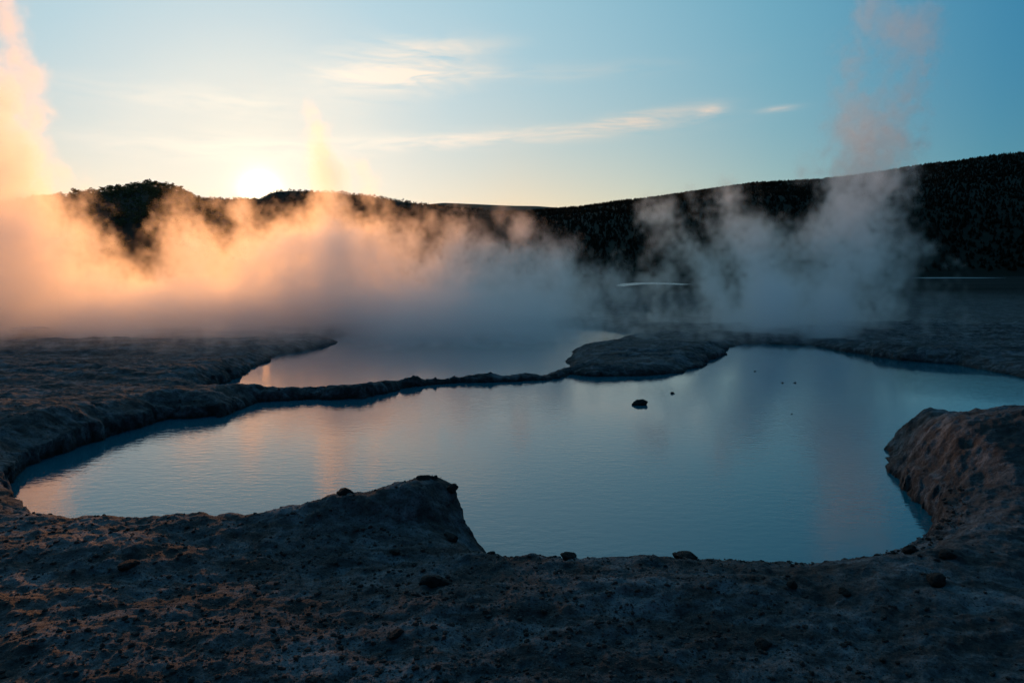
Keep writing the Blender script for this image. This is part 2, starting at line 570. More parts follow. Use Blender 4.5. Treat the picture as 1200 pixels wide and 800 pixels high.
def make_hill(name, prof, D, foot, back, mat, ncol=420, wob=1.0, seed=0, nu=70):
    """a ridge whose crest stands D metres off; prof = (px, py) of its crest"""
    pxs = np.linspace(prof[0][0], prof[-1][0], ncol)
    py = interp(pxs, prof)
    ker = np.hanning(9)
    ker /= ker.sum()
    py = np.convolve(np.pad(py, 4, mode="edge"), ker, "valid")
    top = EYE + (HORIZON - py) / F * D
    u = np.concatenate([np.linspace(0, 1, nu), np.linspace(1, 2, 24)[1:]])
    U, PX = np.meshgrid(u, pxs, indexing="ij")
    T = np.broadcast_to(top, U.shape)
    dist = np.where(U <= 1, foot + (D - foot) * U, D + back * (U - 1))
    prof_h = np.where(U <= 1, 1 - (1 - U) ** 1.55, np.cos((U - 1) * math.pi / 2) ** 1.2)
    x = (PX - 600) / F * dist
    sc_ = D / 500
    fold = samp2(N2, x / sc_ * .9 + seed * 57, dist / sc_ * .9 + 11) * 3.0 * sc_ * wob * np.minimum(U, np.maximum(0, 1 - np.abs(U - 1) * 0)) * (1 - np.exp(-((U - 1) / .16) ** 2))
    z = np.maximum(T, 2) * prof_h + fold - 1.5
    co = np.stack([x, dist, z], -1).reshape(-1, 3)
    n, m = U.shape
    idx = np.arange(n * m).reshape(n, m)
    q = np.stack([idx[:-1, :-1], idx[:-1, 1:], idx[1:, 1:], idx[1:, :-1]], -1).reshape(-1, 4)
    o = mesh_np(name, co, q, mat)

    def height(px, uu):
        """surface point at column px and place uu up the slope"""
        fi = np.clip((px - pxs[0]) / (pxs[-1] - pxs[0]) * (m - 1), 0, m - 1.001)
        ui = np.interp(uu, u, np.arange(n))
        i0 = np.floor(ui).astype(int)
        i0 = np.minimum(i0, n - 2)
        j0 = np.floor(fi).astype(int)
        a, b = ui - i0, fi - j0
        g = co.reshape(n, m, 3)
        a = a[:, None]
        b = b[:, None]
        return (g[i0, j0] * (1 - a) + g[i0 + 1, j0] * a) * (1 - b) + (g[i0, j0 + 1] * (1 - a) + g[i0 + 1, j0 + 1] * a) * b
    return o, height


def hill_mat(name, c1, c2, scale):
    M = Nodes(name)
    tco = M.n("ShaderNodeTexCoord").outputs["Object"]
    nn = M.noise(tco, scale, 8, .65, .3)
    c = M.ramp(nn, [(.35, c1), (.65, c2)])
    b = M.n("ShaderNodeBsdfPrincipled")
    M.link(c, b.inputs["Base Color"])
    b.inputs["Roughness"].default_value = .95
    b.inputs["Specular IOR Level"].default_value = .1
    o = M.n("ShaderNodeOutputMaterial")
    M.link(b.outputs[0], o.inputs[0])
    return M.mat


HILL = hill_mat("hill_heath", (.014, .018, .012), (.024, .029, .019), .06)
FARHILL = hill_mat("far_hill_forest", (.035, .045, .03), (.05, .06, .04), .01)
PROF_KNOLL = [(-700, 285), (-400, 262), (-100, 246), (0, 240), (60, 231), (97, 228), (105, 226), (140, 222), (180, 217), (205, 219), (225, 227), (242, 236), (268, 250), (300, 272), (345, 296), (400, 312)]
PROF_MID = [(-300, 262), (0, 246), (160, 238), (240, 235), (270, 237), (312, 237.5), (321, 232), (330, 230), (345, 229.5), (370, 230.5), (400, 231.5), (440, 235), (480, 240.5), (520, 245), (560, 249), (620, 257), (680, 268), (780, 296), (860, 312)]
PROF_RIGHT = [(300, 305), (400, 280), (480, 266), (540, 258), (580, 252), (620, 250), (680, 246), (760, 235.5), (800, 228.5), (880, 217.5), (960, 214), (1000, 210), (1080, 199.5), (1200, 191.5), (1350, 185), (1500, 188), (1800, 215), (2300, 250), (3000, 300)]
PROF_FAR = [(100, 256), (380, 249), (490, 243), (520, 240), (560, 241.5), (600, 243), (630, 243.5), (680, 247), (780, 256), (1000, 270)]
knoll, knoll_at = make_hill("hill", PROF_KNOLL, 330, 190, 160, HILL, seed=1)
mid, mid_at = make_hill("hill", PROF_MID, 560, 330, 260, HILL, ncol=1400, seed=2)
right_hill, right_at = make_hill("hill", PROF_RIGHT, 760, 300, 380, HILL, ncol=700, seed=3)
far_h, _f = make_hill("hill", PROF_FAR, 5200, 3200, 2500, FARHILL, seed=4, wob=.5)
tag(knoll, "bushy dark knoll on the left below the low sun", "hill", kind="structure")
tag(mid, "long dark ridge that the sun is touching", "hill", kind="structure")
tag(right_hill, "long forested hillside rising behind the grey steam", "hill", kind="structure")
tag(far_h, "thin blue ridge far away between the two dark hills", "hill", kind="structure")


# ------------------------------------------------------------------ forest on the slopes: thousands of far trees reading as one mass
def leaf_mat(name, c1, c2):
    M = Nodes(name)
    g = M.n("ShaderNodeNewGeometry")
    c = M.ramp(g.outputs["Random Per Island"], [(0, c1), (1, c2)])
    b = M.n("ShaderNodeBsdfPrincipled")
    M.link(c, b.inputs["Base Color"])
    b.inputs["Roughness"].default_value = .8
    b.inputs["Specular IOR Level"].default_value = .2
    tr = M.n("ShaderNodeBsdfTranslucent")
    M.link(c, tr.inputs[0])
    mx = M.n("ShaderNodeMixShader")
    mx.inputs[0].default_value = .25
    M.link(b.outputs[0], mx.inputs[1])
    M.link(tr.outputs[0], mx.inputs[2])
    o = M.n("ShaderNodeOutputMaterial")
    M.link(mx.outputs[0], o.inputs[0])
    return M.mat


CONIFER = leaf_mat("conifer_needles", (.016, .021, .013), (.026, .033, .020))
LEAF = leaf_mat("leaf_green", (.045, .060, .020), (.085, .105, .040))


def conifer_template(g, nb=46):
    """a unit conifer as loose triangles: drooping sprays round a thin stem"""
    tri = []
    for k in range(5):
        a = k / 5 * 2 * math.pi
        b = a + 2 * math.pi / 5
        tri.append([(.03 * math.cos(a), .03 * math.sin(a), 0), (.03 * math.cos(b), .03 * math.sin(b), 0), (0, 0, .95)])
    for i in range(nb):
        t = (i + g.random()) / nb
        z = .10 + .88 * t
        rad = (.24 * (1 - t) ** .85 + .02) * g.uniform(.6, 1.2)
        a = g.uniform(0, 2 * math.pi)
        w = rad * g.uniform(.35, .6) + .015
        ca, sa = math.cos(a), math.sin(a)
        tip = (ca * rad, sa * rad, z - rad * g.uniform(.1, .5))
        tri.append([(-sa * w, ca * w, z), (sa * w, -ca * w, z), tip])
        tri.append([(-sa * w, ca * w, z - .03), tip, (0, 0, z + .13)])
    return np.array(tri, np.float32)


def round_template(g, nb=70):
    tri = []
    cl = g.normal(0, 1, (7, 3)) * (.17, .17, .13) + (0, 0, .6)
    for i in range(nb):
        c = cl[i % 7] + g.normal(0, 1, 3) * .11
        v = g.normal(0, 1, (3, 3)) * .085
        tri.append(c + v)
    for k in range(4):
        a = k / 4 * 2 * math.pi
        b = a + math.pi / 2
        tri.append([(.03 * math.cos(a), .03 * math.sin(a), 0), (.03 * math.cos(b), .03 * math.sin(b), 0), (0, 0, .6)])
    return np.array(tri, np.float32)


def plant_forest(name, at, mat, temps, n, px0, px1, u0, u1, hmin, hmax, seed, wide=1.0):
    g = np.random.default_rng(seed)
    px = g.uniform(px0, px1, n)
    u = 1 - (1 - u0) * g.random(n) ** 1.6 if u1 is None else g.uniform(u0, u1, n)
    p = at(px, u)
    h = g.uniform(0, 1, n) ** 1.5 * (hmax - hmin) + hmin
    rot = g.uniform(0, 2 * math.pi, n)
    which = g.integers(0, len(temps), n)
    out = []
    for k, T in enumerate(temps):
        m = which == k
        c, s_ = np.cos(rot[m])[:, None, None], np.sin(rot[m])[:, None, None]
        hh_ = h[m][:, None, None]
        x = (T[None, :, :, 0] * c - T[None, :, :, 1] * s_) * hh_ * wide + p[m, 0][:, None, None]
        y = (T[None, :, :, 0] * s_ + T[None, :, :, 1] * c) * hh_ * wide + p[m, 1][:, None, None]
        z = T[None, :, :, 2] * hh_ + p[m, 2][:, None, None] - .15
        out.append(np.stack([x, y, z], -1).reshape(-1, 3))
    co = np.concatenate(out)
    f = np.arange(len(co)).reshape(-1, 3)
    o = mesh_np(name, co, f, mat, smooth=False)
    return o


g0 = np.random.default_rng(21)
CT = [conifer_template(g0) for _ in range(4)]
RT = [round_template(g0) for _ in range(4)]
fo = plant_forest("forest", right_at, CONIFER, CT, 42000, 560, 1750, .02, None, 1.2, 3.0, 31, 2.1)
tag(fo, "dark conifer forest covering the long right hillside", "forest", kind="stuff")
fo = plant_forest("forest", mid_at, CONIFER, CT + RT, 7000, 60, 760, .25, None, .8, 2.4, 32)
tag(fo, "dark low woods on the ridge under the sun", "forest", kind="stuff")
fo = plant_forest("forest", knoll_at, LEAF, RT, 3200, -350, 290, .15, None, 1.0, 2.6, 33, 1.3)
tag(fo, "dense dark scrub covering the knoll", "forest", kind="stuff")


# ------------------------------------------------------------------ the trees one can tell apart on the knoll's crest
BARK = hill_mat("bark", (.035, .028, .022), (.07, .055, .042), 6.0)


def tube(path, radii, sides=7):
    path = np.array(path, float)
    co, fs = [], []
    for i, (p, r_) in enumerate(zip(path, radii)):
        d = path[min(i + 1, len(path) - 1)] - path[max(i - 1, 0)]
        d = d / (np.linalg.norm(d) + 1e-9)
        a = np.cross(d, (0.31, 0.9, 0.1))
        a /= np.linalg.norm(a)
        b = np.cross(d, a)
        for k in range(sides):
            t = 2 * math.pi * k / sides
            co.append(p + r_ * (math.cos(t) * a + math.sin(t) * b))
    for i in range(len(path) - 1):
        for k in range(sides):
            k2 = (k + 1) % sides
            fs.append((i * sides + k, i * sides + k2, (i + 1) * sides + k2, (i + 1) * sides + k))
    return np.array(co), fs


def make_tree(seed, H):
    g = np.random.default_rng(seed)
    root = bpy.data.objects.new("tree", None)
    COL.objects.link(root)
    root.empty_display_size = .3
    cos, fcs, off = [], [], 0

    def add(path, rad):
        nonlocal off
        c, f = tube(path, rad)
        cos.append(c)
        fcs.extend([tuple(i + off for i in q) for q in f])
        off += len(c)
    lean = g.normal(0, .05, 2)
    top = np.array([lean[0] * H, lean[1] * H, H * .72])
    add([(0, 0, -.3), (lean[0] * .2 * H, lean[1] * .2 * H, H * .25), top * .7, top], [.05 * H, .038 * H, .022 * H, .008 * H])
    tips = [top]
    for k in range(9):
        t = g.uniform(.3, .9)
        b0 = top * t
        a = k * 2.4 + g.uniform(-.4, .4)
        L = H * g.uniform(.22, .42) * (1.15 - .5 * t)
        e = b0 + np.array([math.cos(a) * L, math.sin(a) * L, L * g.uniform(.35, .9)])
        mdl = (b0 + e) / 2 + (0, 0, -.04 * H)
        add([b0, mdl, e], [.014 * H, .010 * H, .004 * H])
        tips += [e, mdl * .4 + e * .6]
    mesh_np("trunk", np.concatenate(cos), np.array(fcs), BARK, root)
    tri = []
    for tp in tips:
        for c in range(3):
            cc = tp + g.normal(0, .07 * H, 3)
            rr = H * g.uniform(.05, .11)
            for q in range(46):
                d = g.normal(0, 1, 3)
                d = d / np.linalg.norm(d) * rr * g.random() ** .4
                d[2] *= .7
                s_ = H * g.uniform(.012, .026)
                a, b = g.normal(0, 1, 3) * s_, g.normal(0, 1, 3) * s_
                p0 = cc + d
                tri.append([p0 - a, p0 - b, p0 + a, p0 + b])
    tri = np.array(tri).reshape(-1, 3)
    mesh_np("crown", tri, np.arange(len(tri)).reshape(-1, 4), LEAF, root, smooth=False)
    return root


def copy_tree(o):
    c = o.copy()
    COL.objects.link(c)
    for ch in o.children:
        d = ch.copy()
        COL.objects.link(d)
        d.parent = c
    return c


protos = [make_tree(100 + k, 4.2) for k in range(3)]
used = [False] * 3
# px, size, how far up the slope, label
KNOLL_TREES = [
    (97, .86, 1.0, "lone dark round-headed tree standing apart at the low end of the knoll's crest"),
    (128, .60, .99, "small dark tree at the lower edge of the clump on the knoll's crest"),
    (138, .72, 1.0, None), (147, .66, 1.0, None), (158, .62, .99, None), (169, .68, 1.0, None),
    (180, .86, 1.0, "tallest dark tree at the very top of the knoll"),
    (189, .74, .99, None), (198, .66, 1.0, None), (208, .70, 1.0, None),
    (217, .80, 1.0, "dark tree at the sunward end of the knoll's clump, just before the crest drops away"),
]
for i, (px, sz, u, lab) in enumerate(KNOLL_TREES):
    k = i % 3
    t = protos[k] if not used[k] else copy_tree(protos[k])
    used[k] = True
    p = knoll_at(np.array([float(px)]), np.array([u]))[0]
    t.location = p.tolist()
    t.scale = (sz * 1.15, sz * 1.15, sz)
    t.rotation_euler = (0, 0, i * 1.7)
    tag(t, lab or "dark bushy tree within the close clump along the top of the knoll", "tree", "trees on the crest of the knoll")

# ------------------------------------------------------------------ far river glints on the plain
def flat_patch(name, pts, z, mat, lab, cat):
    w = [on_plane(px, py, z) for px, py in pts]
    co = [(a, b, z) for a, b in w]
    bm = bmesh.new()
    vs_ = [bm.verts.new(c) for c in co]
    bm.faces.new(vs_)
    bmesh.ops.triangulate(bm, faces=bm.faces[:])
    bmesh.ops.recalc_face_normals(bm, faces=bm.faces[:])
    me = bpy.data.meshes.new(name)
    bm.to_mesh(me)
    bm.free()
    for p in me.polygons:
        if p.normal.z < 0:
            p.flip()
    me.materials.append(mat)
    o = bpy.data.objects.new(name, me)
    COL.objects.link(o)
    tag(o, lab, cat, kind="structure")
    return o


M = Nodes("river_water")
tco = M.n("ShaderNodeTexCoord").outputs["Object"]
bp = M.n("ShaderNodeBump")
bp.inputs["Strength"].default_value = 1.0
bp.inputs["Distance"].default_value = .05
M.link(M.noise(tco, 1.2, 4, .6), bp.inputs["Height"])
bs = M.n("ShaderNodeBsdfPrincipled")
bs.inputs["Base Color"].default_value = (.24, .27, .30, 1)  # pale base colour stands in for sky glinting off the ripples
bs.inputs["Roughness"].default_value = .3
M.link(bp.outputs[0], bs.inputs["Normal"])
mo = M.n("ShaderNodeOutputMaterial")
M.link(bs.outputs[0], mo.inputs[0])
RIVER = M.mat
flat_patch("river", [(721, 334.6), (728, 332.6), (742, 331.4), (765, 330.9), (788, 331.6), (806, 332.6), (817, 333.6), (803, 334.0), (786, 333.3), (766, 332.8), (752, 333.2), (742, 334.2), (731, 335.3)], .16, RIVER, "bright sliver of river on the plain below the forest", "river")
flat_patch("river", [(1068, 325.6), (1090, 325.1), (1110, 325.0), (1140, 325.2), (1180, 325.6), (1150, 325.9), (1120, 325.9), (1088, 326.1)], .16, RIVER, "thin pale line of river on the plain far right", "river")
flat_patch("river", [(8, 385.5), (30, 383.2), (50, 382.8), (62, 384.0), (40, 385.8)], .36, RIVER, "small bright puddle on the terrace under the orange steam", "puddle")

# ------------------------------------------------------------------ stones and clods
def rock_mesh(seed, sub=4, flat=.6, jag=.6):
    g = np.random.default_rng(seed)
    bm = bmesh.new()
    bmesh.ops.create_icosphere(bm, subdivisions=sub, radius=1)
    v = np.array([p.co[:] for p in bm.verts])
    # chip with random planes, then roughen
    for _ in range(9):
        n = g.normal(0, 1, 3)
        n /= np.linalg.norm(n)
        d = g.uniform(.55, .85)
        over = np.maximum(v @ n - d, 0)
        v -= over[:, None] * n * .85
    o = g.uniform(0, 400, 3)
    nz = samp2(N2r, v[:, 0] * 22 + o[0] + v[:, 2] * 9, v[:, 1] * 22 + o[1] - v[:, 2] * 13)
    nf = samp2(N2f, v[:, 0] * 40 + o[2] + v[:, 2] * 31, v[:, 1] * 40 + v[:, 2] * 17)
    v *= (1 + jag * .22 * nz + jag * .06 * nf)[:, None]
    v *= np.array([1, g.uniform(.65, .95), flat])
    for p, c in zip(bm.verts, v):
        p.co = c
    me = bpy.data.meshes.new("stone")
    bm.to_mesh(me)
    bm.free()
    for p in me.polygons:
        p.use_smooth = sub > 2
    return me


def stone_mat(name, c1, c2):
    M = Nodes(name)
    tco = M.n("ShaderNodeTexCoord").outputs["Object"]
    nn = M.noise(tco, 3.5, 7, .7, .2)
    c = M.ramp(nn, [(.35, c1), (.7, c2)])
    b = M.n("ShaderNodeBsdfPrincipled")
    M.link(c, b.inputs["Base Color"])
    b.inputs["Roughness"].default_value = .85
    b.inputs["Specular IOR Level"].default_value = .3
    p = M.n("ShaderNodeBump")
    p.inputs["Strength"].default_value = .7
    p.inputs["Distance"].default_value = .08
    M.link(M.noise(tco, 8, 6, .7), p.inputs["Height"])
    M.link(p.outputs[0], b.inputs["Normal"])
    o = M.n("ShaderNodeOutputMaterial")
    M.link(b.outputs[0], o.inputs[0])
    return M.mat


DARK = stone_mat("dark_stone", (.012, .010, .009), (.040, .034, .030))
CLOD = stone_mat("clod_earth", (.022, .018, .016), (.060, .052, .047))
PALE = stone_mat("pale_stone", (.06, .05, .045), (.16, .15, .14))


def gz(x, y):
    z, _ = ground_z(np.array([float(x)]), np.array([float(y)]))
    return float(z[0])


def on_ground(px, py):
    """where the line of sight through a point of the photo meets the crust"""
    d = ray(px, py)
    ts = np.geomspace(1.5, 40, 1500)
    xs, ys, zs = d[0] * ts, d[1] * ts, EYE + d[2] * ts
    g_, _ = ground_z(xs, ys)
    hit = np.nonzero(zs < np.maximum(g_, -.02))[0]
    i = hit[0] if len(hit) else len(ts) - 1
    if g_[i] < .05 and py < 760:          # met the water: the shore's crest lies a little lower in the photo
        return on_ground(px, py + 2)
    return xs[i], ys[i], max(g_[i], 0.0)


STONES = [  # px, py, width in px, flat, sink, material, label, category
    (508, 688, 40, .55, .35, DARK, "largest dark stone half sunk in the crust below the headland", "stone"),
    (1068, 647, 22, .60, .30, DARK, "dark stone nearest the cove under the right bank", "stone"),
    (1112, 652, 20, .50, .30, DARK, "dark flat stone just right of the one by the cove", "stone"),
    (1099, 685, 22, .70, .25, DARK, "dark upright stone alone on the right foreground slope", "stone"),
    (991, 695, 20, .50, .30, DARK, "dark oval stone below the pool's lowest point on the right", "stone"),
    (929, 688, 15, .55, .30, DARK, "small dark stone left of the oval one below the pool", "stone"),
    (1100, 658, 9, .6, .3, DARK, "tiny dark stone between the two stones by the cove", "stone"),
    (403, 577, 22, .65, .25, DARK, "dark clod sitting on the left shoulder of the headland", "clod"),
    (530, 574, 22, .7, .42, DARK, "dark knobbly clod at the outer tip of the headland", "clod"),
    (498, 562, 26, .45, .42, DARK, "flat dark crumbling clod on top of the headland", "clod"),
    (528, 632, 26, .40, .35, DARK, "low dark clod at the foot of the headland's steep side", "clod"),
    (575, 643, 14, .5, .3, DARK, "small dark clod at the neck between headland and hump", "clod"),
    (668, 640, 26, .40, .3, DARK, "dark flat crumb on the shore right of the hump", "clod"),
    (803, 644, 34, .35, .3, DARK, "long low dark clod on the middle of the near shore", "clod"),
    (464, 746, 20, .5, .35, DARK, "dark stone deep in the shadowed foreground below the largest stone", "stone"),
    (150, 665, 24, .45, .35, DARK, "dark low clod in the left foreground", "clod"),
    (462, 648, 18, .5, .35, DARK, "dark clod halfway up the headland slope", "clod"),
    (895, 757, 22, .5, .35, DARK, "dark stone near the bottom right of the foreground", "stone"),
]
for i, (px, py, w, fl, sink, mt, lab, cat) in enumerate(STONES):
    x, y, z = on_ground(px, py)
    me = rock_mesh(300 + i, 4, fl)
    me.materials.append(mt)
    o = bpy.data.objects.new(cat, me)
    COL.objects.link(o)
    r_ = w / 2 / F * math.hypot(y, EYE) * (.85 if cat == "clod" else 1)
    o.scale = (r_, r_, r_)
    o.location = (x, y + r_ * .3, z + r_ * fl * (.35 - sink))
    o.rotation_euler = (0, 0, i * 2.1)
    tag(o, lab, cat, "dark stones and clods on the crust")

POOL_STONES = [
    (752, 474, 19, 1.0, "jagged dark rock rising from the middle of the pool"),
    (788, 461, 8, .7, "small dark stone in the pool just right of the jagged rock"),
    (885, 435, 3, .8, "tiny dark stone farthest out in the pool"),
    (917, 448.5, 4, .8, "left one of two tiny dark stones close together in the pool"),
    (931, 448.5, 3.2, .8, "right one of two tiny dark stones close together in the pool"),
    (928, 485, 3, .8, "tiny dark stone alone in the open pool before the right bank"),
]
for i, (px, py, w, fl, lab) in enumerate(POOL_STONES):
    x, y = on_plane(px, py, 0)
    me = rock_mesh(420 + i, 4, fl, 1.0)
    me.materials.append(DARK)
    o = bpy.data.objects.new("rock" if i == 0 else "stone", me)
    COL.objects.link(o)
    r_ = w / 2 / F * math.hypot(y, EYE)
    o.scale = (r_, r_ * .8, r_ * .62)
    o.location = (x, y, r_ * .02)
    o.rotation_euler = (R(12), R(-14), i * 1.3 + .4)
    tag(o, lab, "rock" if i == 0 else "stone", "stones standing in the pool")

# loose crumbs: nobody could count them
g = np.random.default_rng(77)
lowpoly = []
for k in range(6):
    bm = bmesh.new()
    bmesh.ops.create_icosphere(bm, subdivisions=2 if k < 3 else 1, radius=1)
    v = np.array([p.co[:] for p in bm.verts])
    v *= 1 + g.normal(0, .16, (len(v), 1))
    for _ in range(5):
        n = g.normal(0, 1, 3)
        n /= np.linalg.norm(n)
        v -= np.maximum(v @ n - g.uniform(.5, .8), 0)[:, None] * n
    v *= (1, g.uniform(.6, .9), g.uniform(.45, .75))
    f = np.array([[q.index for q in p.verts] for p in bm.faces])
    bm.free()
    lowpoly.append((v, f))


def scatter(name, n, smin, smax, mat, lab, seed, shore):
    g = np.random.default_rng(seed)
    if shore:
        m = n * 14
        ang_ = g.uniform(-R(43), R(43), m)
        rad_ = np.exp(g.uniform(math.log(2.6), math.log(13), m))
    else:
        m = n * 3
        ang_ = g.uniform(-R(44), R(44), m)
        rad_ = np.exp(g.uniform(math.log(2.0), math.log(11), m))
    x, y = rad_ * np.sin(ang_), rad_ * np.cos(ang_)
    z, s_ = ground_z(x, y)
    patch = samp2(N2, x * 9 + 70, y * 9 + 15)
    if shore:
        keep = (s_ > .05) & (s_ < .22) & (z > .0) & (patch > -.6)
    else:
        keep = (s_ > .05) & (patch + g.normal(0, .5, m) > .25)
    zx, _ = ground_z(x + .03, y)
    zy, _ = ground_z(x, y + .03)
    zm, _ = ground_z(x - .03, y)
    keep &= (np.abs(zx - z) < .016) & (np.abs(zy - z) < .016) & (np.abs(zm - z) < .016)
    i = np.nonzero(keep)[0][:n]
    x, y, z = x[i], y[i], z[i]
    size = smin * (smax / smin) ** (g.random(len(i)) ** 2.6)
    co, fc, off = [], [], 0
    which = g.integers(0, len(lowpoly), len(i))
    rot = g.uniform(0, 6.28, len(i))
    for k, (v, f) in enumerate(lowpoly):
        mk = which == k
        c, s2 = np.cos(rot[mk])[:, None], np.sin(rot[mk])[:, None]
        sz = size[mk][:, None]
        px_ = (v[None, :, 0] * c - v[None, :, 1] * s2) * sz + x[mk][:, None]
        py_ = (v[None, :, 0] * s2 + v[None, :, 1] * c) * sz + y[mk][:, None]
        pz_ = v[None, :, 2] * sz + z[mk][:, None] + sz * .15
        q = np.stack([px_, py_, pz_], -1).reshape(-1, 3)
        ff = (f[None] + (np.arange(mk.sum()) * len(v))[:, None, None]).reshape(-1, 3) + off
        off += len(q)
        co.append(q)
        fc.append(ff)
    o = mesh_np(name, np.concatenate(co), np.concatenate(fc), mat, smooth=False)
    tag(o, lab, "debris", kind="stuff")
    return o


scatter("crumbs", 14000, .0025, .020, CLOD, "dark crumbs strewn over the near crust", 501, False)
scatter("crumbs", 16000, .0018, .011, PALE, "pale crumbs strewn over the near crust", 502, False)
scatter("crumbs", 6000, .004, .026, CLOD, "dark crumbling clods along the water's edge", 503, True)

# ------------------------------------------------------------------ steam
S3 = spectral((160, 160, 160), 2.2, 9, lo=1.5)      # one tile of turbulence


def steam_mat(name, density, aniso, tint=(1.0, 1.0, 1.0)):
    M = Nodes(name)
    v = M.n("ShaderNodeVolumePrincipled")
    v.inputs["Color"].default_value = (*tint, 1)
    v.inputs["Density"].default_value = density
    v.inputs["Density Attribute"].default_value = "density"
    v.inputs["Anisotropy"].default_value = aniso
    o = M.n("ShaderNodeOutputMaterial")
    M.link(v.outputs[0], o.inputs["Volume"])
    return M.mat


def volume_object(name, lo, hi, D, mat, lab):
    """a steam cloud from a grid of densities D[z, y, x] inside the box lo..hi"""
    nz, ny, nx = D.shape
    me = bpy.data.meshes.new(name)
    me.vertices.add(D.size)
    a = me.attributes.new("dens", "FLOAT", "POINT")
    a.data.foreach_set("value", D.astype(np.float32).ravel())
    me.materials.append(mat)
    o = bpy.data.objects.new(name, me)
    COL.objects.link(o)
    t = bpy.data.node_groups.new(name, "GeometryNodeTree")
    t.interface.new_socket("Geometry", in_out="INPUT", socket_type="NodeSocketGeometry")
    t.interface.new_socket("Geometry", in_out="OUTPUT", socket_type="NodeSocketGeometry")
    N, L = t.nodes, t.links
    gi, go = N.new("NodeGroupInput"), N.new("NodeGroupOutput")
    vc = N.new("GeometryNodeVolumeCube")
    vc.inputs["Min"].default_value = lo
    vc.inputs["Max"].default_value = hi
    vc.inputs["Resolution X"].default_value = nx
    vc.inputs["Resolution Y"].default_value = ny
    vc.inputs["Resolution Z"].default_value = nz
    vc.inputs["Background"].default_value = 0.0
    pos = N.new("GeometryNodeInputPosition")
    sep = N.new("ShaderNodeSeparateXYZ")
    L.new(pos.outputs[0], sep.inputs[0])

    def mth(op, a_, b_=None, c_=None):
        m = N.new("ShaderNodeMath")
        m.operation = op
        for i, v in enumerate((a_, b_, c_)):
            if v is None:
                continue
            if isinstance(v, (int, float)):
                m.inputs[i].default_value = v
            else:
                L.new(v, m.inputs[i])
        return m.outputs[0]
    ids = []
    for k, n in enumerate((nx, ny, nz)):
        ids.append(mth("ROUND", mth("MULTIPLY", mth("SUBTRACT", sep.outputs[k], lo[k]), (n - 1) / (hi[k] - lo[k]))))
    ix = mth("ADD", ids[0], mth("MULTIPLY", mth("ADD", ids[1], mth("MULTIPLY", ids[2], ny)), nx))
    si = N.new("GeometryNodeSampleIndex")
    si.data_type = "FLOAT"
    si.domain = "POINT"
    na = N.new("GeometryNodeInputNamedAttribute")
    na.data_type = "FLOAT"
    na.inputs["Name"].default_value = "dens"
    L.new(gi.outputs[0], si.inputs["Geometry"])
    L.new(na.outputs[0], si.inputs["Value"])
    L.new(ix, si.inputs["Index"])
    L.new(si.outputs[0], vc.inputs["Density"])
    sm = N.new("GeometryNodeSetMaterial")
    sm.inputs["Material"].default_value = mat
    L.new(vc.outputs[0], sm.inputs[0])
    L.new(sm.outputs[0], go.inputs[0])
    md = o.modifiers.new("steam", "NODES")
    md.node_group = t
    tag(o, lab, "steam", kind="stuff")
    return o


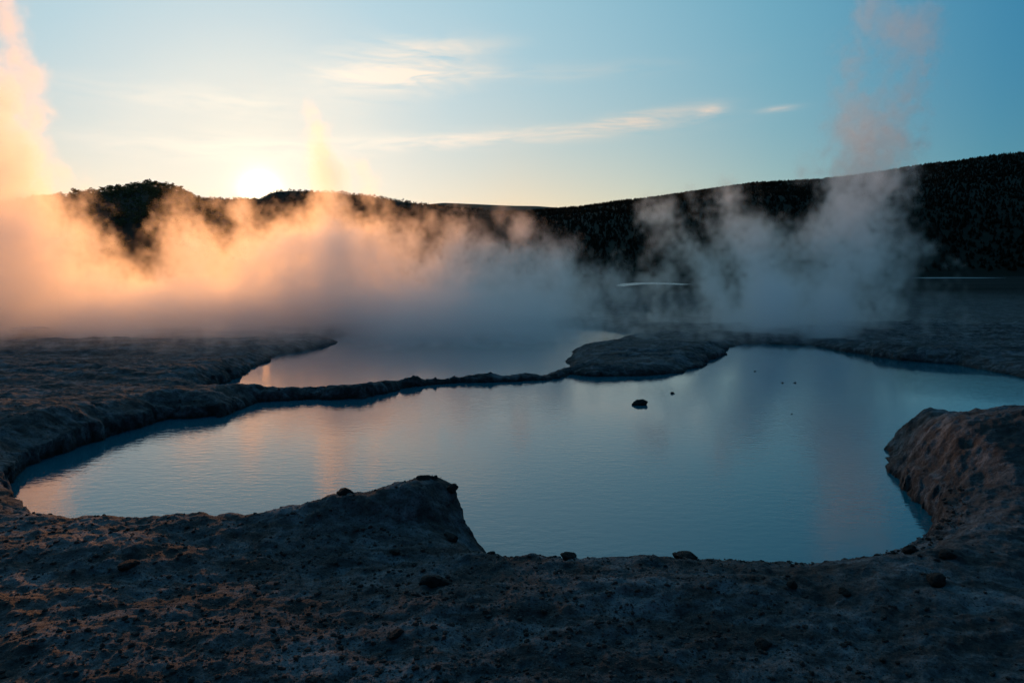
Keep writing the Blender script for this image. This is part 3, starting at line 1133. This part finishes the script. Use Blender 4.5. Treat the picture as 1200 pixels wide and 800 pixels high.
class Cloud:
    def __init__(self, lo, hi, res):
        self.lo, self.hi, self.res = lo, hi, res
        n = [int(round((b - a) / res)) + 1 for a, b in zip(lo, hi)]
        self.ax = [np.linspace(a, b, m).astype(np.float32) for a, b, m in zip(lo, hi, n)]
        self.env = np.zeros(n[::-1], np.float32)

    def sub(self, x0, x1, y0, y1, z0, z1):
        sl, g = [], []
        for a, (u, v) in zip(self.ax, ((x0, x1), (y0, y1), (z0, z1))):
            i, j = np.searchsorted(a, u), np.searchsorted(a, v)
            sl.append(slice(i, max(j, i)))
            g.append(a[i:max(j, i)])
        return (sl[2], sl[1], sl[0]), g[0][None, None, :], g[1][None, :, None], g[2][:, None, None]

    def plume(self, px, py, d, r0, r1, amp, lean=0.0, base=0.0, leany=0.0, soft=.35, px0=None):
        """a column of steam rising d metres off, its top at the height seen at (px, py)"""
        xt, _, zt = at_dist(px, py, d)
        xb = xt - lean * zt if px0 is None else (px0 - 600) / F * d
        R_ = max(r0, r1) * 2.2
        s, x, y, z = self.sub(min(xb, xt) - R_, max(xb, xt) + R_, d - R_ - abs(leany) * zt, d + R_ + abs(leany) * zt, base - .5, zt * 1.12)
        if 0 in self.env[s].shape:
            return
        t = np.clip((z - base) / (zt - base), 0, 1.3)
        cx = xb + (xt - xb) * t
        r_ = r0 + (r1 - r0) * t
        q = ((x - cx) ** 2 + (y - d - leany * zt * t) ** 2) / r_ ** 2
        e = amp * np.exp(-q * 1.3) * (1 - sstep(1 - soft, 1.1, t))
        self.env[s] = np.maximum(self.env[s], e) + .25 * np.minimum(self.env[s], e)

    def puff(self, px, py, d, r, amp):
        """a torn-off scrap of steam"""
        cx, _, cz = at_dist(px, py, d)
        if cz < .2:
            return
        s, x, y, z = self.sub(cx - 2.2 * r, cx + 2.2 * r, d - 2.2 * r, d + 2.2 * r, cz - 2.6 * r, cz + 2.6 * r)
        if 0 in self.env[s].shape:
            return
        e = amp * np.exp(-1.3 * (((x - cx) ** 2 + (y - d) ** 2) / r ** 2 + ((z - cz) / (1.25 * r)) ** 2))
        self.env[s] = np.maximum(self.env[s], e) + .3 * np.minimum(self.env[s], e)

    def finish(self, tile, seed, erode, gain, warp=.8, stretch=1.35, cover=.95):
        """erode the soft envelope with turbulence"""
        Z, Y, X = np.meshgrid(self.ax[2], self.ax[1], self.ax[0], indexing="ij", sparse=True)
        k = S3.shape[0] / tile
        out = np.zeros_like(self.env)
        for zi in range(0, len(self.ax[2]), 8):
            e = self.env[zi:zi + 8]
            m = e > .015
            if not m.any():
                continue
            zz, yy, xx = np.nonzero(m)
            x = self.ax[0][xx] + seed * 3.1
            y = self.ax[1][yy] + seed * 1.7
            z = (self.ax[2][zi:zi + 8][zz]) / stretch
            kw = k * .45
            wx = samp3(S3, x * kw + 31, y * kw, z * kw) * warp
            wz = samp3(S3, x * kw, y * kw + 67, z * kw + 15) * warp
            n = samp3(S3, (x + wx) * k, (y + wz * .6) * k, (z + wz) * k)
            n = .65 * n + .5 * (1 - 2.2 * np.abs(samp3(S3, (x - wz) * k * 1.7 + 50, y * k * 1.7, (z + wx) * k * 1.7)))
            v = e[m]
            n01 = .5 + .24 * n
            d = sstep(-.04, erode, n01 + 1.35 * np.minimum(v, .95) - cover) * (.25 + .75 * np.minimum(v, 2.6))
            d = d * sstep(.0, .10, v)
            o = np.zeros_like(e)
            o[m] = d * gain
            out[zi:zi + 8] = o
        return out


# the warm bank on the left
A = Cloud((-34, 14.5, .0), (8, 35, 15), .135)
s, x, y, z = A.sub(-34, 8, 14.5, 35, 0, 9)
lay = sstep(17.0, 23.0, y + .10 * (x + 6) + 1.3 * np.sin(x * .9 + 1.0) * np.sin(x * .37)) * (1 - sstep(26.5, 31, y)) * (1 - sstep(-1.5, 6.5, x - (y - 22) * .10)) * sstep(-34, -28, x)
A.env[s] = lay * (np.exp(-(z / 1.4) ** 2) * .46 + np.exp(-(z / 3.2) ** 2) * .40) * (1 - .45 * (1 - sstep(-23, -15, x)))
s, x, y, z = A.sub(-24, 2, 18, 36, 0, 4)
A.env[s] += .9 * np.exp(-(z / 1.2) ** 2) * sstep(23, 25, y) * (1 - sstep(27, 30, y)) * sstep(-17, -12, x) * (1 - sstep(-6, 0, x))
PL = [(575, 262, 48, 3.4, 2.4, .75, 575), (620, 268, 46, 3.0, 2.2, .7, 622), (660, 285, 44, 2.8, 2.0, .65, 665), (530, 258, 46, 3.0, 2.2, .7, 525), (300, 262, 34, 3.2, 2.2, .8, 310), (350, 250, 36, 3.2, 2.4, .85, 360), (400, 250, 33, 3.0, 2.2, .8, 400), (450, 262, 34, 2.8, 2.0, .75, 450),
  # px, py of the top, distance, radius at foot and head, strength, px of the foot
    (-50, -60, 44, 4.0, 3.0, .8, -40), (5, 0, 42, 2.8, 1.9, .62, -5), (20, 70, 40, 2.5, 1.8, .64, 0), (25, 150, 38, 3.0, 2.2, .72, 15), (55, 205, 36, 2.6, 2.0, .78, 45),
    (95, 235, 34, 2.2, 1.8, .85, 85), (20, 230, 30, 3.0, 2.5, .9, 20), (125, 285, 30, 2.0, 1.5, .8, 120), (-80, 120, 36, 4.0, 3.5, 1.0, -80),
    (165, 320, 32, 1.8, 1.3, .7, 165), (205, 205, 38, 1.7, 1.6, .85, 225), (228, 232, 36, 1.8, 1.4, .8, 245), (190, 265, 33, 1.5, 1.1, .55, 200), (262, 265, 34, 1.8, 1.4, .8, 270),
    (300, 285, 31, 1.8, 1.3, .7, 300), (330, 235, 40, 2.0, 1.6, .75, 345), (365, 215, 42, 2.1, 1.6, .8, 370), (400, 222, 38, 2.2, 1.6, .8, 395), (372, 112, 50, 1.7, 1.2, .9, 385),
    (368, 150, 50, 1.2, .9, .6, 390), (425, 195, 46, 1.2, 1.0, .55, 420), (440, 228, 36, 2.0, 1.6, .75, 430), (480, 255, 34, 1.8, 1.4, .6, 470), (535, 225, 40, 1.9, 1.6, .7, 520), (560, 240, 36, 1.7, 1.4, .7, 555),
    (510, 290, 30, 1.6, 1.2, .6, 505), (600, 270, 34, 1.7, 1.3, .62, 590), (625, 292, 32, 1.6, 1.2, .6, 620), (665, 305, 34, 1.5, 1.1, .62, 655), (700, 325, 32, 1.4, 1.0, .6, 695), (740, 352, 28, 1.4, 1.0, .5, 735),
    (248, 365, 16.5, .65, .5, .42, 254), (215, 385, 17.5, .7, .5, .36, 218), (350, 330, 26, 1.6, 1.2, .6, 350), (430, 330, 25, 1.5, 1.1, .55, 430), (280, 345, 26, 1.4, 1.1, .55, 280)]
for px, py, d, r0, r1, amp, pf in PL:
    d2 = d if d < 20 else 22.5 + (d - 25) * .36
    k = d2 / d
    A.plume(px, py, d2, r0 * k, r1 * k, amp, px0=pf)
g = np.random.default_rng(64)
TOPS = [(-60, 150), (60, 205), (100, 236), (140, 262), (190, 215), (240, 222), (290, 250), (330, 228), (420, 222), (500, 235), (560, 240), (640, 275), (700, 312), (760, 350)]
for _ in range(170):
    px = g.uniform(-40, 740)
    top = interp(px, TOPS)
    py = top + (365 - top) * g.random() ** 1.3
    if 140 < px < 225 and 240 < py < 305 and g.random() < .75:
        continue                                    # the dark knoll shows through here
    A.puff(px, py, g.uniform(22.5, 30), g.uniform(.35, 1.0), g.uniform(.35, .75))
for px, py, r_, am in ((42, 88, .75, .75), (20, 60, .8, .7), (8, 30, .8, .8), (2, 5, .9, .8), (50, 135, .7, .62), (35, 178, 1.0, .7), (75, 205, .8, .62), (100, 228, .7, .6), (18, 112, 1.0, .7), (62, 168, .5, .5), (30, 12, .6, .5),
                       (364, 130, .45, .85), (372, 150, .5, .8), (366, 168, .5, .8), (380, 186, .7, .9), (392, 206, .8, .9), (425, 200, .5, .75), (440, 212, .45, .5), (410, 190, .4, .45)):
    A.puff(px, py, 27.5, r_, am)
s, x, y, z = A.sub(-24, -3, 14.5, 22, 0, 3)
mist = .50 * np.exp(-((z - .3) / .8) ** 2) * sstep(14.5, 18, y) * (1 - sstep(19.5, 22, y)) * sstep(-24, -19, x) * (1 - sstep(-6, -3, x))
A.env[s] = np.maximum(A.env[s], mist)
DA = A.finish(4.8, 1.0, .34, 1.0, cover=1.02)
WARM_STEAM = steam_mat("warm_steam", .62, .60)
volume_object("steam", A.lo, A.hi, DA, WARM_STEAM, "thick bank of steam rolling off the back pool, lit orange by the low sun")

# the grey columns on the right
B = Cloud((1.0, 15, .0), (19, 34, 14), .16)
s, x, y, z = B.sub(1, 19, 15, 34, 0, 4)
lay = sstep(15.5, 21.0, y) * (1 - sstep(29, 34, y)) * sstep(1.0, 4.0, x) * (1 - sstep(8.5, 16.5, x - (y - 22) * .3))
B.env[s] = lay * np.exp(-(z / 1.0) ** 2) * .45
PR = [(775, 232, 28, .9, 1.1, .50, 850), (805, 262, 26, .9, 1.0, .55, 858), (770, 300, 27, .8, .8, .45, 810), (850, 222, 26, 1.0, 1.1, .62, 885), (888, 225, 24, 1.0, 1.0, .78, 900), (925, 250, 25, .9, .9, .62, 925), (968, 225, 24, .9, 1.0, .70, 950),
      (1008, 215, 23, .8, 1.1, .60, 972), (1050, 225, 24, .8, 1.0, .60, 1000), (1085, 245, 23, .8, .9, .52, 1020), (985, 320, 21, 1.0, .8, .74, 972), (905, 310, 22, 1.2, 1.0, .70, 900), (845, 335, 23, 1.1, .9, .55, 845), (940, 350, 20.5, 1.0, .8, .5, 938),
      (1110, 315, 22, .9, .8, .40, 1080), (1140, 350, 21, .9, .8, .32, 1115), (985, 165, 26, .7, .9, .50, 962), (1000, 110, 27, .7, 1.1, .50, 975), (1035, 50, 27, .7, 1.3, .56, 990), (1075, 15, 27, .7, 1.3, .58, 1005), (1000, -25, 27, .7, 1.2, .50, 980), (1100, 60, 26, .6, .9, .46, 1030),
      (1075, 160, 25, .6, .6, .40, 1040), (815, 180, 27, .6, .8, .48, 850)]
for px, py, d, r0, r1, amp, pf in PR:
    B.plume(px, py, d, r0 * 1.2, r1 * 1.3, amp, px0=pf)
TOPS = [(740, 250), (800, 215), (880, 195), (960, 195), (1040, 205), (1100, 230), (1150, 300)]
for _ in range(120):
    px = g.uniform(750, 1135)
    top = interp(px, TOPS)
    py = top + (385 - top) * g.random() ** .9
    B.puff(px, py, g.uniform(20.5, 28), g.uniform(.4, 1.0), g.uniform(.32, .62) * (1 if px < 1060 else .75))
for px, py, r_, am in ((1010, 20, 1.1, .5), (1050, 45, 1.3, .6), (1085, 20, 1.2, .6), (1000, 70, .9, .45), (985, 150, 1.0, .55), (1010, 180, .9, .5), (950, 175, .7, .4), (1075, 170, .6, .45), (1095, 55, .9, .5), (1030, -10, 1.2, .5)):
    B.puff(px, py, 26, r_, am)
DB = B.finish(3.6, 5.0, .40, 1.0, warp=.6, cover=1.10)
SHADE_TINT_STEAM = steam_mat("shade_tint_steam", 1.5, .86, (.93, .97, 1.0))  # steam itself is white; the bluish tint paints shade into its colour
volume_object("steam", B.lo, B.hi, DB, SHADE_TINT_STEAM, "grey columns of steam rising behind the islet on the right")

# ------------------------------------------------------------------ the evening air
M = Nodes("evening_air")
hv = M.n("ShaderNodeVolumePrincipled")
hv.inputs["Color"].default_value = (.95, .97, 1.0, 1)
hv.inputs["Density"].default_value = 0.12e-5
hv.inputs["Anisotropy"].default_value = .86
mo = M.n("ShaderNodeOutputMaterial")
M.link(hv.outputs[0], mo.inputs["Volume"])
hx, z0, z1 = 9600, -8.0, 560.0
hb = [(-hx, -hx, z0), (hx, -hx, z0), (hx, hx, z0), (-hx, hx, z0), (-hx, -hx, z1), (hx, -hx, z1), (hx, hx, z1), (-hx, hx, z1)]
haze = mesh_np("haze", hb, [(0, 3, 2, 1), (4, 5, 6, 7), (0, 1, 5, 4), (1, 2, 6, 5), (2, 3, 7, 6), (3, 0, 4, 7)], M.mat, smooth=False)
tag(haze, "thin evening haze lying over the valley", "haze", kind="stuff")

# ------------------------------------------------------------------ render settings
vs = scene.view_settings
vs.view_transform = "Standard"
vs.look = "None"
vs.exposure = 0.0
vs.gamma = 1.0
vs.use_curve_mapping = False
scene.render.engine = "CYCLES"
cy = scene.cycles
cy.use_denoising = True
cy.sample_clamp_direct = 6.0
cy.sample_clamp_indirect = 4.0
cy.max_bounces = 16
cy.diffuse_bounces = 2
cy.glossy_bounces = 3
cy.transmission_bounces = 2
cy.volume_bounces = 14
cy.transparent_max_bounces = 8
